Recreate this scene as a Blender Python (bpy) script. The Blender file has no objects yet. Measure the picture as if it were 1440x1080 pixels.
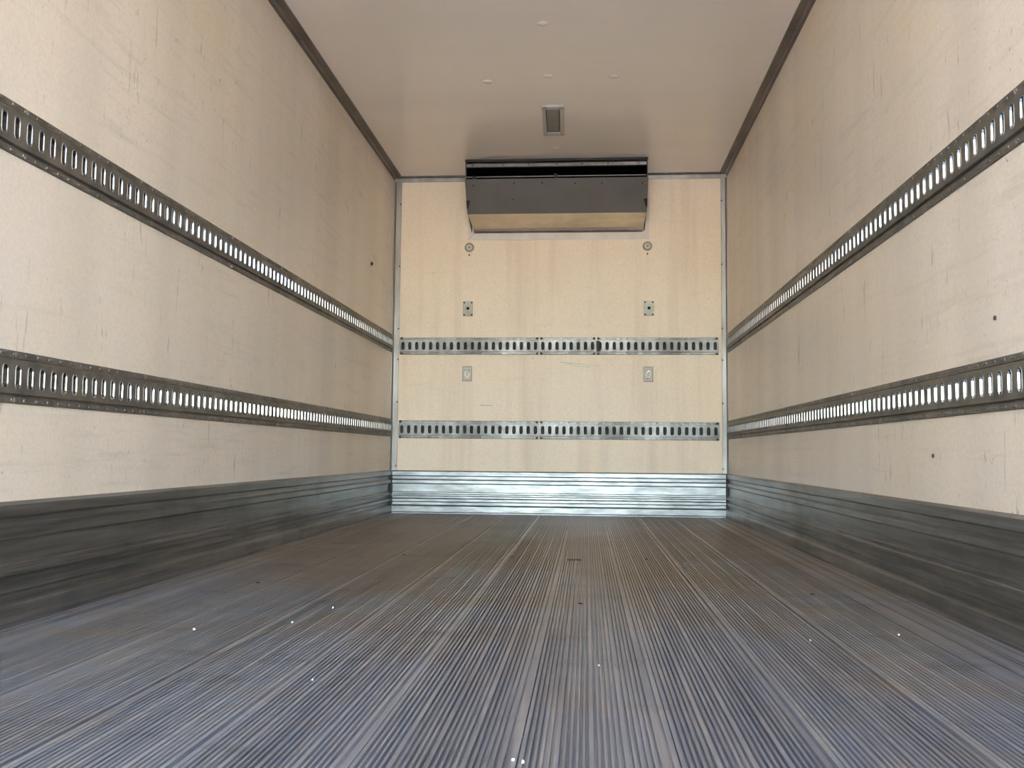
import bpy, bmesh, math, random
from mathutils import Vector, Matrix
random.seed(7)
S = bpy.context.scene
COL = S.collection

# ------------------------------------------------------------------ camera, sky, sun, exposure
D, H, HW = 6.568, 2.40, 1.1757          # front bulkhead distance, inside height, half inside width
REAR = -2.00                            # open rear end of the cargo box
F, YAW, PITCH, ROLL = 1323.47, -0.0797, 0.0734, 0.0096
cd = bpy.data.cameras.new('camera'); cam = bpy.data.objects.new('camera', cd); COL.objects.link(cam)
cd.sensor_width = 36.0; cd.sensor_fit = 'HORIZONTAL'; cd.lens = F / 1440 * 36.0
cd.clip_start = 0.02; cd.clip_end = 500
fw = Vector((math.sin(YAW)*math.cos(PITCH), math.cos(YAW)*math.cos(PITCH), math.sin(PITCH)))
r0 = Vector((math.cos(YAW), -math.sin(YAW), 0)); u0 = r0.cross(fw)
rr = math.cos(ROLL)*r0 + math.sin(ROLL)*u0; uu = -math.sin(ROLL)*r0 + math.cos(ROLL)*u0
M = Matrix((rr, uu, -fw)).transposed().to_4x4(); M.translation = Vector((0.2058, 0, 0.4247))
cam.matrix_world = M
S.camera = cam

SUN_AZ, SUN_EL = math.radians(100), math.radians(50)   # azimuth clockwise from the front of the box
w = bpy.data.worlds.new('sky'); S.world = w; w.use_nodes = True
nt = w.node_tree; nt.nodes.clear()
sk = nt.nodes.new('ShaderNodeTexSky'); sk.sky_type = 'NISHITA'; sk.sun_disc = False
sk.sun_elevation = SUN_EL; sk.sun_rotation = SUN_AZ
sk.air_density = 1.0; sk.dust_density = 0.7; sk.ozone_density = 1.0
bg = nt.nodes.new('ShaderNodeBackground'); bg.inputs[1].default_value = 0.48
wo = nt.nodes.new('ShaderNodeOutputWorld')
tint = nt.nodes.new('ShaderNodeMix'); tint.data_type = 'RGBA'; tint.blend_type = 'MULTIPLY'; tint.inputs[0].default_value = 1.0
tint.inputs[7].default_value = (.93, .98, 1.04, 1)          # white balance of the sky
nt.links.new(sk.outputs[0], tint.inputs[6]); nt.links.new(tint.outputs[2], bg.inputs[0])
nt.links.new(bg.outputs[0], wo.inputs[0])

sl = bpy.data.lights.new('sun', 'SUN'); sl.energy = 5.0; sl.angle = math.radians(0.6); sl.color = (1.0, 0.90, 0.76)
sun = bpy.data.objects.new('sun', sl); COL.objects.link(sun)
sdir = Vector((math.sin(SUN_AZ)*math.cos(SUN_EL), math.cos(SUN_AZ)*math.cos(SUN_EL), math.sin(SUN_EL)))
sun.rotation_euler = sdir.to_track_quat('Z', 'Y').to_euler(); sun.location = (20, 12, 25)

S.view_settings.view_transform = 'Standard'; S.view_settings.look = 'None'
S.view_settings.gamma = 1.0; S.view_settings.use_curve_mapping = False
S.view_settings.exposure = 3.2
S.cycles.max_bounces = 12; S.cycles.diffuse_bounces = 8; S.cycles.glossy_bounces = 6
S.cycles.use_denoising = True
S.cycles.caustics_reflective = True

# ------------------------------------------------------------------ helpers
def link(o, parent=None):
    COL.objects.link(o)
    if parent is not None: o.parent = parent
    return o
def tag(o, label=None, cat=None, group=None, kind=None):
    if label: o['label'] = label
    if cat: o['category'] = cat
    if group: o['group'] = group
    if kind: o['kind'] = kind
    return o
def empty(name, loc=(0, 0, 0)):
    o = bpy.data.objects.new(name, None); o.location = loc; o.empty_display_size = .05; COL.objects.link(o); return o
def mesh(name, verts, faces, mat, smooth=False):
    me = bpy.data.meshes.new(name); me.from_pydata([tuple(v) for v in verts], [], faces); me.update()
    bm = bmesh.new(); bm.from_mesh(me); bmesh.ops.recalc_face_normals(bm, faces=bm.faces); bm.to_mesh(me); bm.free()
    if mat: me.materials.append(mat)
    if smooth:
        for p in me.polygons: p.use_smooth = True
    return me
def obj(name, me, parent=None, loc=(0, 0, 0), rot=None):
    o = bpy.data.objects.new(name, me); o.location = loc
    if rot: o.rotation_euler = rot
    return link(o, parent)
def bm_obj(name, bm, mat, parent=None, smooth=False):
    bmesh.ops.recalc_face_normals(bm, faces=bm.faces)
    me = bpy.data.meshes.new(name); bm.to_mesh(me); bm.free(); me.materials.append(mat)
    if smooth:
        for p in me.polygons: p.use_smooth = True
    return obj(name, me, parent)
def add_box(bm, x0, x1, y0, y1, z0, z1, bev=0.0):
    vs = [bm.verts.new(p) for p in ((x0,y0,z0),(x1,y0,z0),(x1,y1,z0),(x0,y1,z0),(x0,y0,z1),(x1,y0,z1),(x1,y1,z1),(x0,y1,z1))]
    fs = [bm.faces.new([vs[i] for i in q]) for q in ((0,3,2,1),(4,5,6,7),(0,1,5,4),(1,2,6,5),(2,3,7,6),(3,0,4,7))]
    if bev:
        es = list({e for f in fs for e in f.edges})
        bmesh.ops.bevel(bm, geom=es, offset=bev, segments=2, affect='EDGES', profile=.5)
def box(name, x0, x1, y0, y1, z0, z1, mat, parent=None, bev=0.0):
    bm = bmesh.new(); add_box(bm, x0, x1, y0, y1, z0, z1, bev); return bm_obj(name, bm, mat, parent)
def sweep(name, prof, a, b, mat, frame, parent=None, closed=True):
    """extrude a closed 2-D profile from a to b; frame(p, q, t) gives the point"""
    n = len(prof); vs = [frame(p, q, a) for p, q in prof] + [frame(p, q, b) for p, q in prof]
    fs = [(i, (i+1) % n, n+(i+1) % n, n+i) for i in range(n if closed else n-1)]
    if closed: fs += [tuple(range(n))[::-1], tuple(range(n, 2*n))]
    return obj(name, mesh(name, vs, fs, mat), parent)
def lathe(prof, n=24):
    vs, fs = [], []
    for r, z in prof:
        for k in range(n):
            a = 2*math.pi*k/n; vs.append((r*math.cos(a), r*math.sin(a), z))
    for i in range(len(prof)-1):
        for k in range(n):
            fs.append((i*n+k, i*n+(k+1) % n, (i+1)*n+(k+1) % n, (i+1)*n+k))
    fs.append(tuple(range(n))); fs.append(tuple(range((len(prof)-1)*n, len(prof)*n)))
    return vs, fs

# ------------------------------------------------------------------ materials
class MT:
    def __init__(s, name):
        s.m = bpy.data.materials.new(name); s.m.use_nodes = True; s.t = s.m.node_tree
        s.b = s.t.nodes['Principled BSDF']; s.tc = s.t.nodes.new('ShaderNodeTexCoord')
    def n(s, typ, **k):
        nd = s.t.nodes.new(typ)
        for a, v in k.items(): setattr(nd, a, v)
        return nd
    def put(s, sock, v):
        if hasattr(v, 'links') or isinstance(v, bpy.types.NodeSocket): s.t.links.new(v, sock)
        else: sock.default_value = v
    def coords(s, scale, rot=(0, 0, 0), src='Object'):
        mp = s.n('ShaderNodeMapping'); s.t.links.new(s.tc.outputs[src], mp.inputs[0]); mp.inputs['Scale'].default_value = scale
        mp.inputs['Rotation'].default_value = rot
        return mp.outputs[0]
    def noise(s, scale, detail=4, rough=.55, stretch=(1, 1, 1), dist=0, rot=(0, 0, 0)):
        nz = s.n('ShaderNodeTexNoise'); s.t.links.new(s.coords(stretch, rot), nz.inputs['Vector'])
        nz.inputs['Scale'].default_value = scale; nz.inputs['Detail'].default_value = detail
        nz.inputs['Roughness'].default_value = rough; nz.inputs['Distortion'].default_value = dist
        return nz.outputs['Fac']
    def ramp(s, fac, a, b, lo=0.0, hi=1.0):
        mr = s.n('ShaderNodeMapRange'); s.put(mr.inputs[0], fac)
        mr.inputs[1].default_value = a; mr.inputs[2].default_value = b; mr.inputs[3].default_value = lo; mr.inputs[4].default_value = hi
        return mr.outputs[0]
    def mix(s, fac, a, b, mode='MIX'):
        mx = s.n('ShaderNodeMix', data_type='RGBA', blend_type=mode)
        s.put(mx.inputs[0], fac)
        for i, v in ((6, a), (7, b)):
            s.put(mx.inputs[i], v if not isinstance(v, tuple) else (v + (1,) if len(v) == 3 else v))
        return mx.outputs[2]
    def mul(s, a, b, op='MULTIPLY'):
        m = s.n('ShaderNodeMath', operation=op); s.put(m.inputs[0], a); s.put(m.inputs[1], b); return m.outputs[0]
    def bump(s, h, strength, dist=.002):
        b = s.n('ShaderNodeBump'); b.inputs['Strength'].default_value = strength; b.inputs['Distance'].default_value = dist
        s.put(b.inputs['Height'], h); s.t.links.new(b.outputs[0], s.b.inputs['Normal'])
    def set(s, col=None, rough=None, metal=None, spec=None):
        if col is not None: s.put(s.b.inputs['Base Color'], col if not isinstance(col, tuple) else col + (1,))
        if rough is not None: s.put(s.b.inputs['Roughness'], rough)
        if metal is not None: s.put(s.b.inputs['Metallic'], metal)
        if spec is not None: s.b.inputs['Specular IOR Level'].default_value = spec
        return s.m

def panel_material(name, axis, base=(.865, .75, .62), dark=(.60, .51, .41)):
    """yellowed fibreglass liner: vertical bands, smears, scuffs, fine orange peel"""
    t = MT(name)
    along = (1.0, .03, .03) if axis == 'x' else (.03, 1.0, .03)
    bands = t.noise(3.2, 3, .5, along)
    blot = t.noise(1.1, 5, .6)
    c = t.mix(t.ramp(bands, .38, .64), base, tuple(v*.89 for v in base))
    c = t.mix(t.ramp(blot, .45, .72, 0, .6), c, tuple(v*f for v, f in zip(base, (.97, .93, .80))))
    # long horizontal rub marks left by loads
    rub = t.noise(10, 7, .72, (.22, .22, 3.2)); msk = t.noise(1.5, 4, .6)
    c = t.mix(t.mul(t.ramp(rub, .52, .74, 0, .7), t.ramp(msk, .34, .58)), c, dark)
    # slanting scrapes
    for k, (rt, sc_) in enumerate((((.75, 0, 0), 20), ((-.55, 0, 0), 17), ((1.25, 0, 0), 24))):
        sl_ = t.noise(sc_, 4, .65, (1, 1.9, .22), .5, rt); mk = t.noise(2.3+.4*k, 3, .6, (1, 1, 1), 0, (.3*k, .7*k, 1.1*k))
        c = t.mix(t.mul(t.ramp(sl_, .645, .71, 0, .70), t.ramp(mk, .47, .58)), c, (.30, .255, .21))
    # small dark nicks
    sc = t.noise(26, 3, .6, (1, 1, .45), 1.6, (.6, .5, .3))
    c = t.mix(t.mul(t.ramp(sc, .675, .74, 0, .75), t.ramp(msk, .5, .62)), c, (.22, .19, .16))
    sp = t.noise(75, 2, .5)
    c = t.mix(t.mul(t.ramp(sp, .69, .75, 0, .6), t.ramp(msk, .40, .58)), c, (.27, .22, .17))
    pe = t.noise(95, 5, .75)
    c = t.mix(t.ramp(pe, .42, .66, 0, .24), c, (.47, .43, .37))
    t.bump(t.mix(.5, t.noise(110, 3, .6), t.noise(24, 2, .5)), .35, .003)
    return t.set(c, t.ramp(blot, .3, .7, .30, .42), 0, .5)

M_SIDE = panel_material('liner_side', 'y')
def back_material():
    t = MT('liner_front')
    base = (.93, .75, .54)
    blot = t.noise(1.6, 5, .6)
    c = t.mix(t.ramp(blot, .42, .70, 0, .7), base, (.88, .68, .48))
    drip = t.noise(5, 4, .6, (1, 1, .06))
    c = t.mix(t.ramp(drip, .50, .76, 0, .5), c, (.60, .40, .27))
    rub = t.noise(9, 6, .7, (.3, 1, 2.4))
    c = t.mix(t.ramp(rub, .60, .82, 0, .35), c, (.52, .42, .30))
    sp = t.noise(60, 2, .5)
    c = t.mix(t.ramp(sp, .70, .76, 0, .55), c, (.30, .22, .15))
    pe = t.noise(85, 5, .75)
    c = t.mix(t.ramp(pe, .42, .66, 0, .26), c, (.55, .43, .29))
    t.bump(t.mix(.5, t.noise(110, 3, .6), t.noise(22, 2, .5)), .4, .003)
    return t.set(c, .5, 0, .4)
M_BACK = back_material()
def ceil_material():
    t = MT('liner_ceiling')
    base = (.95, .85, .74)
    band = t.noise(1.6, 3, .5, (.08, 1, 1)); blot = t.noise(1.3, 4, .6)
    c = t.mix(t.ramp(band, .42, .62), base, tuple(v*.95 for v in base))
    c = t.mix(t.ramp(blot, .5, .75, 0, .5), c, (.86, .77, .61))
    sp = t.noise(30, 3, .6)
    c = t.mix(t.ramp(sp, .68, .76, 0, .35), c, (.42, .35, .28))
    t.bump(t.mix(.75, t.noise(60, 3, .5), t.noise(1.7, 2, .5, (.06, 1, 1))), .16, .012)
    return t.set(c, .17, 0, .75)
M_CEIL = ceil_material()
def metal(name, base, worn, rough, metallic=1.0, stretch=(1, 1, 1), scale=14, rlo=-.08, rhi=.1, bumpy=.1):
    t = MT(name)
    n1 = t.noise(scale, 5, .65, stretch); n2 = t.noise(3.0, 4, .6)
    c = t.mix(t.ramp(n1, .36, .68), base, worn); c = t.mix(t.ramp(n2, .5, .75, 0, .5), c, tuple(v*.75 for v in base))
    t.bump(n1, bumpy, .002)
    return t.set(c, t.ramp(n2, .3, .7, rough+rlo, rough+rhi), metallic)
M_RAIL = metal('dull_galvanised_steel', (.20, .188, .165), (.315, .29, .252), .48, .8)
M_RIM = metal('worn_zinc', (.40, .40, .385), (.50, .50, .48), .10, 1.0, scale=60, rlo=-.03, rhi=.04, bumpy=.0)
M_PANB = metal('dirty_shaded_steel', (.035, .03, .026), (.06, .052, .045), .7, .2)  # occlusion shade and dirt behind the slots put into one dark colour
M_RIVET = metal('rivet_metal', (.33, .31, .28), (.5, .47, .42), .45)
M_RUST = metal('rusty_steel', (.05, .035, .028), (.11, .07, .05), .8, .1)
M_SCUFF = metal('scuffed_aluminium', (.185, .182, .17), (.36, .352, .333), .36, .88, (1, .035, 1), 40, -.05, .06, .12)
M_SCUFFB = metal('scuffed_aluminium_crossways', (.185, .182, .17), (.36, .352, .333), .36, .88, (.2, 1, 1), 34, -.05, .06, .25)
M_TRIM = metal('bronzed_aluminium', (.20, .17, .145), (.29, .25, .215), .48, .7, (1, .1, 1), 20)
M_TRIMV = metal('corner_aluminium', (.27, .24, .205), (.36, .325, .28), .42, .8, (1, 1, .1), 20)
M_DARK = MT('cavity_shade').set((.004, .0035, .0035), .9, 0, .1)  # shade inside the outlet and plate holes put in as near-black colour
M_BLACK = MT('black_steel').set((.028, .022, .022), .55, .2)
def floor_material():
    t = MT('ribbed_aluminium')
    st = t.noise(6, 4, .6, (1, .03, 1)); fine = t.noise(45, 3, .6, (1, .04, 1)); bl = t.noise(1.7, 6, .68); sm = t.noise(5, 5, .7, (.5, 1.4, 1))
    c = t.mix(t.ramp(st, .36, .66), (.235, .25, .285), (.37, .39, .43))
    c = t.mix(t.ramp(fine, .47, .66, 0, .7), c, (.48, .475, .47))
    # warm reflection painted as patchy brown, stronger toward the front of the box
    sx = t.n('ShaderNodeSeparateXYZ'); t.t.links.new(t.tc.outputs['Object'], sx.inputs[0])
    warm_tint = t.mul(t.ramp(bl, .30, .70), t.ramp(sx.outputs['Y'], 1.6, 4.4), 'ADD')
    c = t.mix(t.ramp(warm_tint, .55, 1.25, 0, .85), c, (.36, .285, .20))
    c = t.mix(t.ramp(sm, .56, .74, 0, .6), c, (.13, .115, .10))
    sp = t.noise(70, 2, .5)
    c = t.mix(t.ramp(sp, .72, .78, 0, .6), c, (.5, .48, .45))
    t.bump(fine, .12, .002)
    return t.set(c, t.ramp(bl, .3, .7, .36, .52), .66)
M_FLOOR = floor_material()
def painted(name, base, rough=.5, spec=.5, metal_=0):
    t = MT(name); n = t.noise(7, 5, .6)
    return t.set(t.mix(t.ramp(n, .35, .7), base, tuple(v*.85 for v in base)), rough, metal_, spec)
M_GREY = painted('grey_painted_sheet', (.165, .148, .128), .5)
M_PAN = metal('drip_pan_sheet', (.66, .56, .41), (.82, .70, .53), .42, .65, (.3, 1, 1), 12)
M_FLANGE = painted('flange_paint', (.78, .66, .55), .45)
M_PLATE = metal('dull_plate', (.30, .27, .21), (.40, .36, .29), .5, .6)
M_CREAM = painted('cream_plate', (.80, .67, .50), .45)
M_PANC = painted('darker_cream', (.62, .51, .36), .45)  # recess pan toned darker than the cream plates to set off the ring
M_ZINC = metal('bright_zinc', (.65, .62, .56), (.78, .75, .68), .3, 1.0)
M_LENS = painted('grey_lens', (.20, .20, .17), .25)
M_LFRAME = painted('lamp_frame', (.55, .51, .45), .35)
M_CHIP = painted('pale_chip', (.75, .75, .74), .6)
M_OUT = painted('outer_skin', (.75, .75, .74), .4)
def ground_material():
    t = MT('pale_concrete'); n = t.noise(.8, 6, .65)
    return t.set(t.mix(t.ramp(n, .3, .7), (.50, .46, .41), (.60, .55, .49)), .9, 0)
M_GROUND = ground_material()

# ------------------------------------------------------------------ structure
def struct(o): o['kind'] = 'structure'; return o
def quad_plane(name, x0, x1, y0, y1, z, mat):
    return struct(obj(name, mesh(name, [(x0,y0,z),(x1,y0,z),(x1,y1,z),(x0,y1,z)], [(0,1,2,3)], mat)))
quad_plane('ground', -60, 60, -60, 60, -1.15, M_GROUND)
TH = .07
struct(box('wall_left', -HW-TH, -HW, REAR, D+TH, -.12, H+TH, M_SIDE))
struct(box('wall_right', HW, HW+TH, REAR, D+TH, -.12, H+TH, M_SIDE))
wall_back = struct(box('wall_back', -HW, HW, D, D+TH, -.12, H+TH, M_BACK))
ceil_o = struct(box('ceiling', -HW, HW, REAR, D, H, H+TH, M_CEIL))

# floor: extruded aluminium planks, each with its own ribs
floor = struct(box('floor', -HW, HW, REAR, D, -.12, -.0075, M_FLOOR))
GR = .0066
def rib_profile(width, ribs):
    """ribs: list of (start, end) tops across the width, grooves GR deep between"""
    p = [(0, -.0074), (0.0004, -.0006)]
    cur = []
    for a, b in ribs:
        cur += [(a-.0004, -GR), (a+.0004, 0), (b-.0004, 0), (b+.0004, -GR)]
    cur = cur[1:] if ribs and ribs[0][0] <= .001 else cur
    if ribs[0][0] <= .001: p = [(0, -.0074)]
    out = p + cur
    if ribs[-1][1] >= width-.001: out = out[:-1]
    out += [(width, -.0074)]
    return out
def floor_plank(x0, width, ribs):
    pr = rib_profile(width-.0012, ribs)
    vs = [(x0+p, REAR+.002, q) for p, q in pr] + [(x0+p, D-.02, q) for p, q in pr]
    n = len(pr); fs = [(i, i+1, n+i+1, n+i) for i in range(n-1)] + [tuple(range(n))[::-1], tuple(range(n, 2*n))]
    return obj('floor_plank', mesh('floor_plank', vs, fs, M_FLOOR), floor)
def ribs_main(width):
    out = []; x = 0.0
    out.append((0.0, .007)); x = .0112
    cell = 0
    while x < width-.020:
        wid = .0046
        if cell % 5 == 4: wid = .0078
        if x+wid > width-.0140: break
        out.append((x, x+wid)); x += wid+.0047; cell += 1
    out.append((width-.0105, width-.0012))
    return out
EDGE = .165
NPL = 9
pw = (2*HW-2*EDGE)/NPL
for i in range(NPL): floor_plank(-HW+EDGE+i*pw, pw, ribs_main(pw))
def ribs_edge(width, flip):
    cuts = [(0.0, .030), (.034, .062), (.066, .074), (.078, .118), (.122, width-.0012)]
    return cuts if not flip else [(width-.0012-b, width-.0012-a) for a, b in cuts[::-1]]
floor_plank(-HW, EDGE, ribs_edge(EDGE, False)); floor_plank(HW-EDGE, EDGE, ribs_edge(EDGE, True))
# floor screws and a drain slot
sv, sf = lathe([(.007, 0), (.007, .0014), (.005, .0022)], 10); ME_FS = mesh('floor_screw', sv, sf, M_RUST)
for p in ((.19, 2.72), (-.1, 3.9), (.45, 3.9), (-.55, 3.9), (.9, 3.0), (-.85, 3.0)): obj('floor_screw', ME_FS, floor, (p[0], p[1], 0))
box('drain_slot', .13, .185, 3.83, 3.85, -.004, .0012, M_RUST, floor)

# kick plates (two interlocking corrugated extrusions on each wall)
UPPER = [(0, .298), (.004, .298), (.0165, .290), (.0165, .264), (.004, .257), (.004, .238), (.0145, .230), (.0145, .210), (.004, .203), (.004, .150), (.011, .1465), (.011, .1365), (0, .1365)]
LOWER = [(0, .1355), (.014, .1355), (.0185, .132), (.0185, .124), (.005, .118), (.005, .107), (.0145, .100), (.0145, .084), (.005, .077), (.005, .060), (.0195, .050), (.0195, .012), (.016, .006), (.016, 0), (0, 0)]
def kick(side):
    if side == 'left':
        fr = lambda p, z, t: (-HW+p, t, z); a, b, m = REAR+.01, D-.022, M_SCUFF
    elif side == 'right':
        fr = lambda p, z, t: (HW-p, t, z); a, b, m = REAR+.01, D-.022, M_SCUFF
    else:
        fr = lambda p, z, t: (t, D-p, z); a, b, m = -HW+.021, HW-.021, M_SCUFFB
    e = struct(empty('baseboard_'+side))
    sweep('kick_plate', UPPER, a, b, m, fr, e); sweep('kick_plate', LOWER, a, b, m, fr, e)
    return e
kicks = {s: kick(s) for s in ('left', 'right', 'back')}
for sx in (-1, 1):        # dark shade of the bottom corner gaps, put in as black strips
    box('corner_gap_shade', HW-.0205 if sx > 0 else -HW, HW if sx > 0 else -HW+.0205, D-.0215, D-.001, .001, .297, M_BLACK, kicks['back'])

# cove angles along the ceiling and the corner angles
def angle_trim(name, fr, wx, wz, segs, mat, t=.003):
    e = struct(empty(name))
    prof = [(0, 0), (wx, 0), (wx, t), (wx-.003, t*1.4), (.012, t*1.4), (.008, t+.005), (t+.005, .008), (t*1.4, .012), (t*1.4, wz-.003), (t, wz), (0, wz)]
    for a, b in segs: sweep('trim_length', prof, a, b, mat, fr, e)
    return e
angle_trim('trim_1', lambda p, q, t: (-HW+p, t, H-q), .050, .032, [(REAR, 4.28), (4.285, D-.01)], M_TRIM)
angle_trim('trim_2', lambda p, q, t: (HW-p, t, H-q), .050, .032, [(REAR, 4.315), (4.32, D-.01)], M_TRIM)
angle_trim('trim_3', lambda p, q, t: (t, D-q, H-p), .040, .030, [(-HW+.008, HW-.008)], M_TRIMV)
t4 = angle_trim('trim_4', lambda p, q, t: (-HW+q, D-p, t) if False else (-HW+p, D-q, t), .050, .014, [(.300, H-.036)], M_TRIMV)
t5 = angle_trim('trim_5', lambda p, q, t: (HW-p, D-q, t), .042, .014, [(.300, H-.036)], M_TRIMV)
sv, sf = lathe([(.006, 0), (.006, .002), (.003, .0045)], 10); ME_SCREW = mesh('screw', sv, sf, M_RUST)
sv, sf = lathe([(.007, 0), (.0065, .002), (.003, .004)], 10); ME_RIVET = mesh('rivet', sv, sf, M_RIVET)
sv, sf = lathe([(.009, 0), (.009, .003), (.005, .006)], 10); ME_RUSTY = mesh('rusty_rivet', sv, sf, M_RUST)
R_BACK = (math.pi/2, 0, 0); R_LEFT = (0, math.pi/2, 0); R_RIGHT = (0, -math.pi/2, 0); R_CEIL = (math.pi, 0, 0)
for z in (.33, .78, 1.08, 1.30, 1.75, 2.2):
    obj('screw', ME_SCREW, t4, (-HW+.043, D-.0042, z), R_BACK); obj('screw', ME_SCREW, t5, (HW-.037, D-.0042, z), R_BACK)

# ceiling fastener caps
sv, sf = lathe([(.026, 0), (.022, .002), (.010, .0045), (.004, .005)], 20); ME_CAP = mesh('fastener_cap', sv, sf, M_CEIL, True)
for x, y in ((-.004, 4.198), (-.003, 4.805), (-.328, 4.863), (.0, 5.98), (-.004, 3.5), (.34, 4.83)):
    obj('fastener_cap', ME_CAP, ceil_o, (x, y, H), R_CEIL)

# ------------------------------------------------------------------ slotted cargo rails
PITCH_S = .0505; SLOT_R = .0094; SLOT_L = .036; FACE = .0125
def stadium(r, L, n=5):
    pts = []
    for k in range(n): a = math.pi*k/(n-1); pts.append((r*math.cos(a), L/2+r*math.sin(a)))
    for k in range(n): a = math.pi+math.pi*k/(n-1); pts.append((r*math.cos(a), -L/2+r*math.sin(a)))
    return pts
def rim_mesh(mat, name):
    loops = [(SLOT_R+.0032, FACE+.0002), (SLOT_R+.0020, FACE+.0020), (SLOT_R+.0002, FACE+.0008), (SLOT_R-.0031, FACE-.0088)]
    vs, fs = [], []
    for r, h in loops: vs += [(x, z, h) for x, z in stadium(r, SLOT_L)]
    n = 10
    for i in range(len(loops)-1):
        for k in range(n): fs.append((i*n+k, i*n+(k+1) % n, (i+1)*n+(k+1) % n, (i+1)*n+k))
    me = mesh(name, vs, fs, M_RAIL, False); me.materials.append(mat)
    for p in me.polygons:
        if min(vs[i][2] for i in p.vertices) < FACE-.004: p.material_index = 1
    return me
ME_RIM = rim_mesh(M_RIM, 'slot_rim')
def rail_section_mesh(n, half, mat, pitch):
    """local: u along the rail from 0, v up (centred), w out of the wall"""
    fh = .0400                                   # half height of the proud face
    vs, fs = [], []
    def add(p): vs.append(p); return len(vs)-1
    L = n*pitch
    for i in range(n):
        c = (i+.5)*pitch; st = stadium(SLOT_R+.0004, SLOT_L)
        hole = [add((c+x, z, FACE)) for x, z in st]
        outer = []
        for k in range(5): outer.append(add((c+pitch/2-pitch*k/4, fh, FACE)))
        for k in range(5): outer.append(add((c-pitch/2+pitch*k/4, -fh, FACE)))
        for k in range(10): fs.append((hole[k], hole[(k+1) % 10], outer[(k+1) % 10], outer[k]))
    for s in (1, -1):                            # web, flange, lip
        pr = [(fh, FACE), (fh+.0012, FACE-.0012), (fh+.0016, .0010), (fh+.0062, .0010), (fh+.0066, .0048), (half-.002, .0048), (half, .003), (half, 0)]
        a = [add((0, s*v, w)) for v, w in pr]; b = [add((L, s*v, w)) for v, w in pr]
        for k in range(len(pr)-1): fs.append((a[k], a[k+1], b[k+1], b[k]))
    for u in (0, L):                             # closed ends
        q = [add((u, v, w)) for v, w in ((-half, 0), (-half, .003), (-half+.002, .0048), (-fh-.0066, .0048), (-fh-.0062, .001), (-fh-.0016, .001), (-fh, FACE), (fh, FACE), (fh+.0016, .001), (fh+.0062, .001), (fh+.0066, .0048), (half-.002, .0048), (half, .003), (half, 0))]
        fs.append(tuple(q))
    me = mesh('rail_section', vs, fs, mat)
    # embossed pads along both flanges
    pv, pf = [], []
    vm = (fh+.0066+half)/2
    for i in range(n):
        c = (i+.5)*pitch
        for s in (1, -1):
            b0 = len(pv)
            for hw, hv, hz in ((.013, .0040, .0046), (.011, .0022, .0066)):
                for du, dv in ((-1, -1), (1, -1), (1, 1), (-1, 1)): pv.append((c+du*hw, s*vm+dv*hv, hz))
            pf += [(b0+4, b0+5, b0+6, b0+7)] + [(b0+k, b0+(k+1) % 4, b0+4+(k+1) % 4, b0+4+k) for k in range(4)]
    return me, mesh('flange_embossing', pv, pf, mat)
def rail(origin, mat_basis, sections, zc, half, mat, label, rivet_every, pitch=PITCH_S):
    root = empty('cargo_rail', origin); tag(root, label, 'cargo rail', 'slotted cargo rails on the box walls')
    root.rotation_euler = mat_basis.to_euler()
    u = 0.0
    for n in sections:
        me, pads = rail_section_mesh(n, half, mat, pitch)
        sec = obj('rail_section', me, root, (u, 0, 0))
        pd = obj('flange_embossing', pads, sec); pd['kind'] = 'stuff'
        Ls = n*pitch
        obj('dark_slot_backing', mesh('dark_slot_backing', [(.001, -.039, .0004), (Ls-.001, -.039, .0004), (Ls-.001, .039, .0004), (.001, .039, .0004), (.001, -.039, .0012), (Ls-.001, -.039, .0012), (Ls-.001, .039, .0012), (.001, .039, .0012)], [(0,1,2,3),(4,5,6,7),(0,1,5,4),(1,2,6,5),(2,3,7,6),(3,0,4,7)], M_PANB), sec)  # added sheet, coloured dark to give the slots their shade
        for i in range(n): obj('slot_rim', ME_RIM, sec, ((i+.5)*pitch, 0, 0))
        L = n*pitch; v = (.047+half)/2
        k = max(1, round(L/rivet_every))
        for j in range(k+1):
            x = min(max(j*L/k, .014), L-.014)
            for s in (1, -1): obj('rivet', ME_RUSTY if pitch != PITCH_S and j in (0, k) else ME_RIVET, sec, (x, s*v, .0046))
        u += L+.0015
    return root
# basis columns: u, v, w
B_LEFT = Matrix(((0, 0, 1), (1, 0, 0), (0, 1, 0)))       # u=+y, v=+z, w=+x
B_RIGHT = Matrix(((0, 0, -1), (-1, 0, 0), (0, 1, 0)))    # u=-y, v=+z, w=-x
B_BACK = Matrix(((1, 0, 0), (0, 0, -1), (0, 1, 0)))      # u=+x, v=+z, w=-y
Y1 = D-.035
n1 = 60; n2 = 53
NL = n1+n2; y0 = Y1-NL*PITCH_S-.0015
for zc, half, nm in ((1.194, .064, 'upper'), (.5965, .0635, 'lower')):
    rail((-HW, y0, zc), B_LEFT, (n2, n1), zc, half, M_RAIL, f'{nm} of the two slotted dark steel rails along the left side wall', .606)
    rail((HW, Y1, zc+(.002 if nm == 'upper' else .001)), B_RIGHT, (n1, n2), zc, half+(.004 if nm == 'upper' else 0), M_RAIL, f'{nm} of the two slotted dark steel rails along the right side wall', .606)
PB = .0496
rail((-1.1215, D, 1.1765), B_BACK, (20, 8, 17), 1.1765, .0605, M_RAIL, 'upper of the two weathered slotted rails across the front bulkhead', .2, pitch=PB)
rail((-1.1190, D, .5865), B_BACK, (20, 25), .5865, .0625, M_RAIL, 'lower of the two weathered slotted rails across the front bulkhead', .2, pitch=PB)

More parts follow.
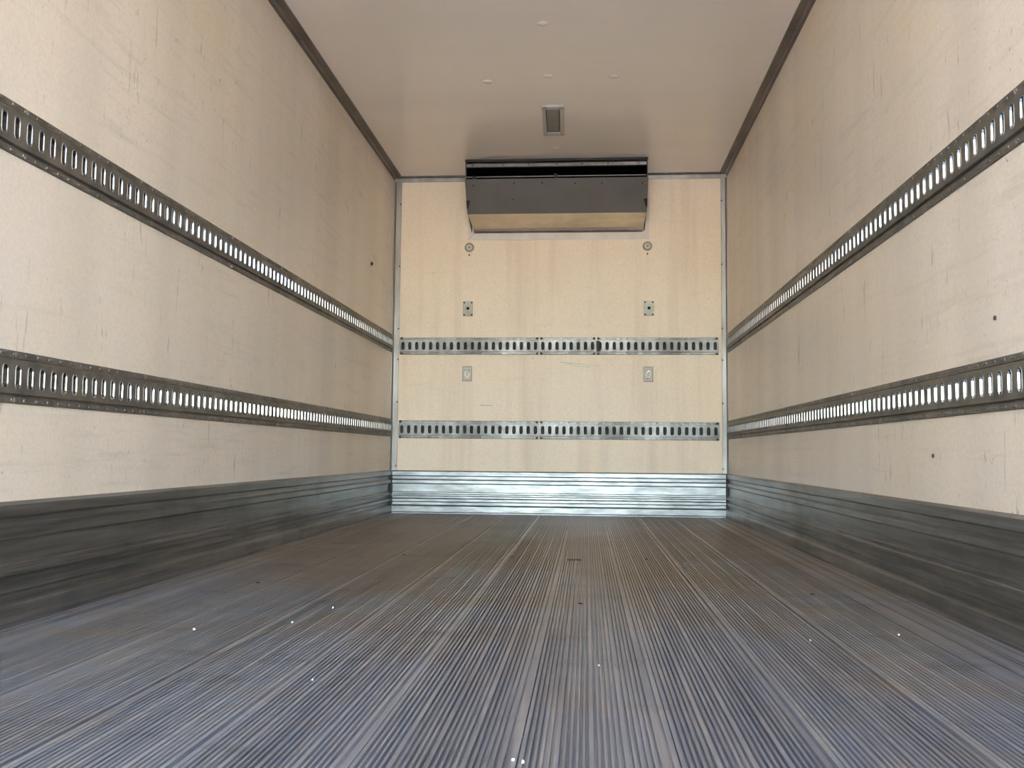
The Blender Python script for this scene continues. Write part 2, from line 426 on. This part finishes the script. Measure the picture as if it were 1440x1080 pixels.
# dark clip lodged in one slot of the upper bulkhead rail
bm = bmesh.new(); add_box(bm, .270, .292, D-.020, D-.0130, 1.140, 1.213, .003); add_box(bm, .276, .286, D-.026, D-.0195, 1.160, 1.195, .002)
tag(bm_obj('rail_clip', bm, M_BLACK), 'small black clip stuck in the upper bulkhead rail', 'clip')

# ------------------------------------------------------------------ refrigeration unit
UL, UR = -.618, .604
unit = tag(empty('refrigeration_unit', (0, 0, 0)), 'grey wedge-shaped cooling unit hung under the ceiling on the front bulkhead', 'cooling unit')
YF, YB = 6.19, 6.352; ZT, ZB, ZW = 2.262, 2.068, 1.990
def ext_x(name, pts, x0, x1, mat, parent):
    n = len(pts); vs = [(x0, y, z) for y, z in pts] + [(x1, y, z) for y, z in pts]
    fs = [tuple(range(n)), tuple(range(n, 2*n))] + [(i, (i+1) % n, n+(i+1) % n, n+i) for i in range(n)]
    return obj(name, mesh(name, vs, fs, mat), parent)
side = [(YF, H-.001), (YF, ZT), (YB, ZB), (D-.002, ZW), (D-.002, H-.001)]
for x in (UL, UR-.004): ext_x('side_panel', side, x, x+.004, M_BLACK if False else M_GREY, unit)
fp = ext_x('front_panel', [(YF-.004, ZT), (YB-.003, ZB-.002), (YB+.001, ZB+.001), (YF, ZT+.004), (YF+.03, ZT+.004), (YF+.03, ZT+.001)], UL-.003, UR+.003, M_GREY, unit)
# drip pan narrows a little toward the wall
def taper(name, pts, mat, parent):
    vs = [(xa, y, z) for y, z, xa, xb in pts] + [(xb, y, z) for y, z, xa, xb in pts]
    n = len(pts); fs = [tuple(range(n)), tuple(range(n, 2*n))] + [(i, (i+1) % n, n+(i+1) % n, n+i) for i in range(n)]
    return obj(name, mesh(name, vs, fs, mat), parent)
taper('drip_pan', [(YB, ZB-.003, UL, UR), (D-.045, ZW+.010, -.597, .592), (D-.004, ZW+.002, -.597, .592), (D-.004, ZW+.008, -.597, .592), (YB, ZB+.003, UL, UR)], M_PAN, unit)
ext_x('pan_lip', [(D-.05, ZW+.011), (D-.046, ZW+.001), (D-.003, ZW-.006), (D-.003, ZW+.001)], -.597, .592, M_TRIM, unit)
# mitred flange round the unit's foot
o0, o1, zo, zi = -.644, .638, 1.934, 1.982
def prism_y(name, pts, y0, y1, mat, parent):
    n = len(pts); vs = [(x, y0, z) for x, z in pts] + [(x, y1, z) for x, z in pts]
    fs = [tuple(range(n)), tuple(range(n, 2*n))] + [(i, (i+1) % n, n+(i+1) % n, n+i) for i in range(n)]
    return obj(name, mesh(name, vs, fs, mat), parent)
prism_y('flange', [(o0+.001, zo), (o1-.001, zo), (.594, zi), (-.598, zi)], D-.006, D-.0005, M_FLANGE, unit)
prism_y('flange', [(o0, zo+.001), (-.599, zi+.001), (-.605, H-.045), (o0, H-.045)], D-.006, D-.0005, M_FLANGE, unit)
prism_y('flange', [(o1, zo+.001), (.595, zi+.001), (.598, H-.045), (o1, H-.045)], D-.006, D-.0005, M_FLANGE, unit)
# outlet: black throat, header bar, guard rod, centre latch
box('air_throat', UL+.006, UR-.006, 6.50, 6.51, ZT+.002, H-.003, M_DARK, unit)
box('throat_floor', UL+.005, UR-.005, YF+.031, 6.50, ZT-.002, ZT+.002, M_DARK, unit)
box('top_rail', UL-.003, UR+.003, YF-.004, YF+.004, H-.016, H-.0005, M_BLACK, unit)
for x in (UL+.0045, UR-.0065): box('throat_side', x, x+.002, YF+.02, 6.50, ZT+.002, H-.018, M_DARK, unit)
hb = box('header_bar', UL+.006, UR-.006, YF+.004, YF+.03, H-.050, H-.027, M_TRIM, unit, .003)
box('top_plate', UL+.005, UR-.005, YF+.031, 6.50, H-.026, H-.017, M_DARK, unit)
for x in (UL+.05, -.36, -.19, .0, .17, .34, UR-.06): obj('screw', ME_SCREW, hb, (x, YF+.0045, H-.038), R_BACK)
bm = bmesh.new(); bmesh.ops.create_cone(bm, cap_ends=True, segments=8, radius1=.0035, radius2=.0035, depth=UR-UL-.02, matrix=Matrix.Translation(((UL+UR)/2, YF+.006, ZT+.020)) @ Matrix.Rotation(math.pi/2, 4, 'Y'))
bm_obj('guard_rod', bm, M_TRIMV, unit)
bm = bmesh.new(); add_box(bm, -.020, -.006, YF-.006, YF+.012, ZT+.002, ZT+.036, .002); add_box(bm, .000, .007, YF-.007, YF+.012, ZT+.004, ZT+.030, .001)
bm_obj('latch', bm, M_BLACK, unit)
bm = bmesh.new(); add_box(bm, UL+.045, UL+.075, YF+.002, YF+.02, ZT+.008, ZT+.028, .003); bm_obj('bracket', bm, M_BLACK, unit)
# dark hinge tabs at the lower ends of the front panel
for x, s in ((UL-.004, 1), (UR+.004, -1)):
    f1 = .70; y = YF+(YB-YF)*f1; z = ZT+(ZB-ZT)*f1
    vs = [(x, y-.018, z+.024), (x+s*.026, y-.018, z+.020), (x+s*.012, y+.016, z-.020), (x, y+.022, z-.028)]
    vs2 = [(a, b-.006, c-.005) for a, b, c in vs]
    obj('hinge_tab', mesh('hinge_tab', vs+vs2, [(0,1,2,3),(4,5,6,7),(0,1,5,4),(1,2,6,5),(2,3,7,6),(3,0,4,7)], M_BLACK), unit)
slope = math.atan2(ZT-ZB, YB-YF)
for px, fr_ in ((-.565, .17), (-.29, .12), (-.10, .12), (-.30, .58), (.57, .15), (.30, .14), (.12, .14)):
    y = YF-.004+(YB-YF)*fr_; z = ZT+(ZB-ZT)*fr_
    obj('screw', ME_SCREW, fp, (px, y, z), (math.pi/2 + (math.pi/2-slope), 0, 0))
# coolant pipe stub on the unit's side
bm = bmesh.new(); add_box(bm, .606, .622, D-.05, D-.004, 2.175, 2.235, .003)
bm_obj('pipe_clamp', bm, M_PLATE, unit)

# ------------------------------------------------------------------ bulkhead fittings
sv, sf = lathe([(.033, 0), (.032, .005), (.026, .009), (.022, .006), (.017, .006), (.013, .012), (.006, .013)], 28)
for x, nm in ((-.633, 'left'), (.625, 'right')):
    e = tag(empty('wall_grommet', (x, D-.0005, 1.883)), f'round metal grommet below the {nm} lower corner of the cooling unit', 'grommet', 'round grommets under the cooling unit')
    e.rotation_euler = R_BACK
    vs, fs = lathe([(.034, 0), (.033, .005), (.027, .008), (.021, .004), (.020, 0)], 28); obj('flange', mesh('flange', vs, fs, M_PLATE, True), e)
    vs, fs = lathe([(.021, .001), (.021, .004), (.012, .005)], 24); obj('washer', mesh('washer', vs, fs, M_CREAM, True), e)
    vs, fs = lathe([(.010, .004), (.010, .010), (.006, .012)], 6); obj('bolt_head', mesh('bolt_head', vs, fs, M_PLATE), e)
    obj('screw', ME_SCREW, e, (0, -.055, 0))
for x, nm in ((-.637, 'left'), (.635, 'right')):
    e = tag(empty('socket_plate', (x, D-.0005, 1.442)), f'small flat metal plate with a dark hole on the {nm} of the bulkhead', 'wall plate', 'plates with a hole above the upper bulkhead rail')
    bm = bmesh.new(); add_box(bm, x-.035, x+.035, D-.005, D-.0005, 1.390, 1.495, .0015)
    bmesh.ops.translate(bm, verts=bm.verts, vec=-Vector(e.location)); bm_obj('plate', bm, M_PLATE, e)
    vs, fs = lathe([(.015, 0), (.015, .003), (.010, .004), (.009, .001)], 20); o = obj('collar', mesh('collar', vs, fs, M_PLATE), e, (0, -.004, .002), R_BACK)
    vs, fs = lathe([(.010, 0), (.010, .0015)], 16); obj('hole', mesh('hole', vs, fs, M_DARK), e, (0, -.0045, .002), R_BACK)
    for sx, sz in ((-.026, -.043), (.026, -.043), (-.026, .043), (.026, .043)): obj('screw', ME_SCREW, e, (sx, -.0045, sz), R_BACK)
for x, nm, tilt in ((-.636, 'left', -.25), (.630, 'right', .35)):
    e = tag(empty('lashing_ring', (x, D-.0005, .980)), f'cream recessed plate with a lashing ring on the {nm} of the bulkhead', 'lashing ring', 'lashing rings between the bulkhead rails')
    def fbox(name, x0, x1, z0, z1, d0, d1, mat, bev=0):
        bm = bmesh.new(); add_box(bm, x0, x1, -d1, -d0, z0, z1, bev); return bm_obj(name, bm, mat, e)
    for a in ((-.034, .034, .046, .054), (-.034, .034, -.054, -.046), (-.034, -.027, -.046, .046), (.027, .034, -.046, .046)): fbox('frame', *a, 0, .007, M_PLATE, .0015)
    fbox('pan', -.0265, .0265, -.0455, .0455, 0, .0025, M_PANC)
    # ring: bent rod
    pts = []
    for k in range(17):
        a = 2*math.pi*k/16; pts.append((.013*math.cos(a)+tilt*.012*math.sin(a), .026*math.sin(a)-.004))
    bm = bmesh.new(); rings = []
    for k in range(16):
        x_, z_ = pts[k]; nx, nz = x_, z_+.004; l = math.hypot(nx, nz) or 1
        ring = []
        for j in range(6):
            b = 2*math.pi*j/6; ring.append(bm.verts.new((x_+nx/l*.0058*math.cos(b), -.011+.0058*math.sin(b), z_+nz/l*.0058*math.cos(b))))
        rings.append(ring)
    for k in range(16):
        for j in range(6): bm.faces.new((rings[k][j], rings[k][(j+1) % 6], rings[(k+1) % 16][(j+1) % 6], rings[(k+1) % 16][j]))
    bm_obj('ring', bm, M_ZINC, e, True)
    fbox('ring_strap', -.018, .018, .018, .030, .0025, .015, M_PLATE, .002)

# scrapes in the bulkhead liner
for pts in (((.02, 1.063), (.10, 1.056), (.19, 1.046), (.285, 1.036)), ((-.454, .874), (-.453, .80), (-.455, .758)), ((-.543, .759), (-.50, .757), (-.455, .758)), ((.07, 1.052), (.16, 1.035), (.23, 1.031))):
    vs, fs = [], []
    for x, z in pts: vs += [(x, D-.0008, z-.0016), (x, D-.0008, z+.0016), (x, D+.001, z+.0016), (x, D+.001, z-.0016)]
    for k in range(len(pts)-1):
        for j in range(4): fs.append((k*4+j, k*4+(j+1) % 4, k*4+4+(j+1) % 4, k*4+4+j))
    obj('scrape', mesh('scrape', vs, fs, M_PLATE), wall_back)

# ------------------------------------------------------------------ ceiling lamp
lamp = tag(empty('ceiling_lamp', (0, 0, 0)), 'unlit rectangular lamp with a grey lens set in the ceiling', 'ceiling lamp')
lx0, lx1, ly0, ly1 = -.062, .066, 5.205, 5.695; ix0, ix1, iy0, iy1 = -.040, .040, 5.25, 5.645
for a in ((lx0, ix0, ly0, ly1), (ix1, lx1, ly0, ly1), (ix0, ix1, ly0, iy0), (ix0, ix1, iy1, ly1)):
    box('bezel', *a, H-.016, H-.0005, M_LFRAME, lamp, .003)
box('lens', ix0+.004, ix1-.004, iy0+.004, iy1-.004, H-.012, H-.004, M_LENS, lamp, .003)
box('lamp_gasket', ix0, ix1, iy0, iy1, H-.004, H-.0005, M_BLACK, lamp)
for x, y in ((-.051, 5.23), (.053, 5.23), (-.051, 5.67), (.053, 5.67)): obj('screw', ME_RIVET, lamp, (x, y, H-.016), R_CEIL)
# the lamp sits a touch askew
lamp.matrix_world = Matrix.Translation((0, 5.45, 0)) @ Matrix.Rotation(.02, 4, 'Z') @ Matrix.Translation((0, -5.45, 0))

# ------------------------------------------------------------------ side wall odds and ends
e = tag(empty('wall_eyelet', (-HW, 5.849, 1.623)), 'tiny metal eyelet screwed to the left wall near the bulkhead', 'eyelet')
bm = bmesh.new(); add_box(bm, .0005, .004, -.018, .018, -.026, .026, .001); bm_obj('plate', bm, M_CREAM, e)
vs, fs = lathe([(.012, 0), (.011, .008), (.006, .012)], 14); obj('stud', mesh('stud', vs, fs, M_RUST), e, (.004, 0, 0), R_LEFT)
vs, fs = lathe([(.006, 0), (.0055, .003), (.002, .0045)], 12)  # a rust mark and a gouge in the liner, built as small raised heads
e = tag(obj('wall_blemish', mesh('wall_blemish', vs, fs, M_RUST), None, (HW-.0002, 2.309, .757), R_RIGHT), 'rusty bolt on the right wall above the lower rail', 'blemish')
e = tag(obj('wall_blemish', mesh('wall_blemish', vs, fs, M_RUST), None, (HW-.0002, 2.732, .429), R_RIGHT), 'dark bolt on the right wall below the lower rail', 'blemish')

# pale chips of debris lying on the floor
for i, (x, y) in enumerate(((.232, 1.935), (.105, 1.335), (.120, 1.327), (-.52, 2.32), (-.48, 2.55), (.72, 2.25), (.60, 2.9), (-.30, 1.75), (.95, 2.35), (-.72, 2.2))):
    bm = bmesh.new(); n = 6
    r = random.uniform(.0025, .0042)
    lo = [bm.verts.new((r*random.uniform(.6, 1.1)*math.cos(2*math.pi*k/n), 1.3*r*random.uniform(.6, 1.1)*math.sin(2*math.pi*k/n), 0)) for k in range(n)]
    hi = [bm.verts.new((v.co.x*.7, v.co.y*.7, random.uniform(.002, .0045))) for v in lo]
    bm.faces.new(lo[::-1]); bm.faces.new(hi)
    for k in range(n): bm.faces.new((lo[k], lo[(k+1) % n], hi[(k+1) % n], hi[k]))
    o = bm_obj('debris_chip', bm, M_CHIP); o.location = (x, y, .0003)
    tag(o, 'tiny pale debris chip lying on the ribbed metal floor', 'debris', 'pale chips on the floor')
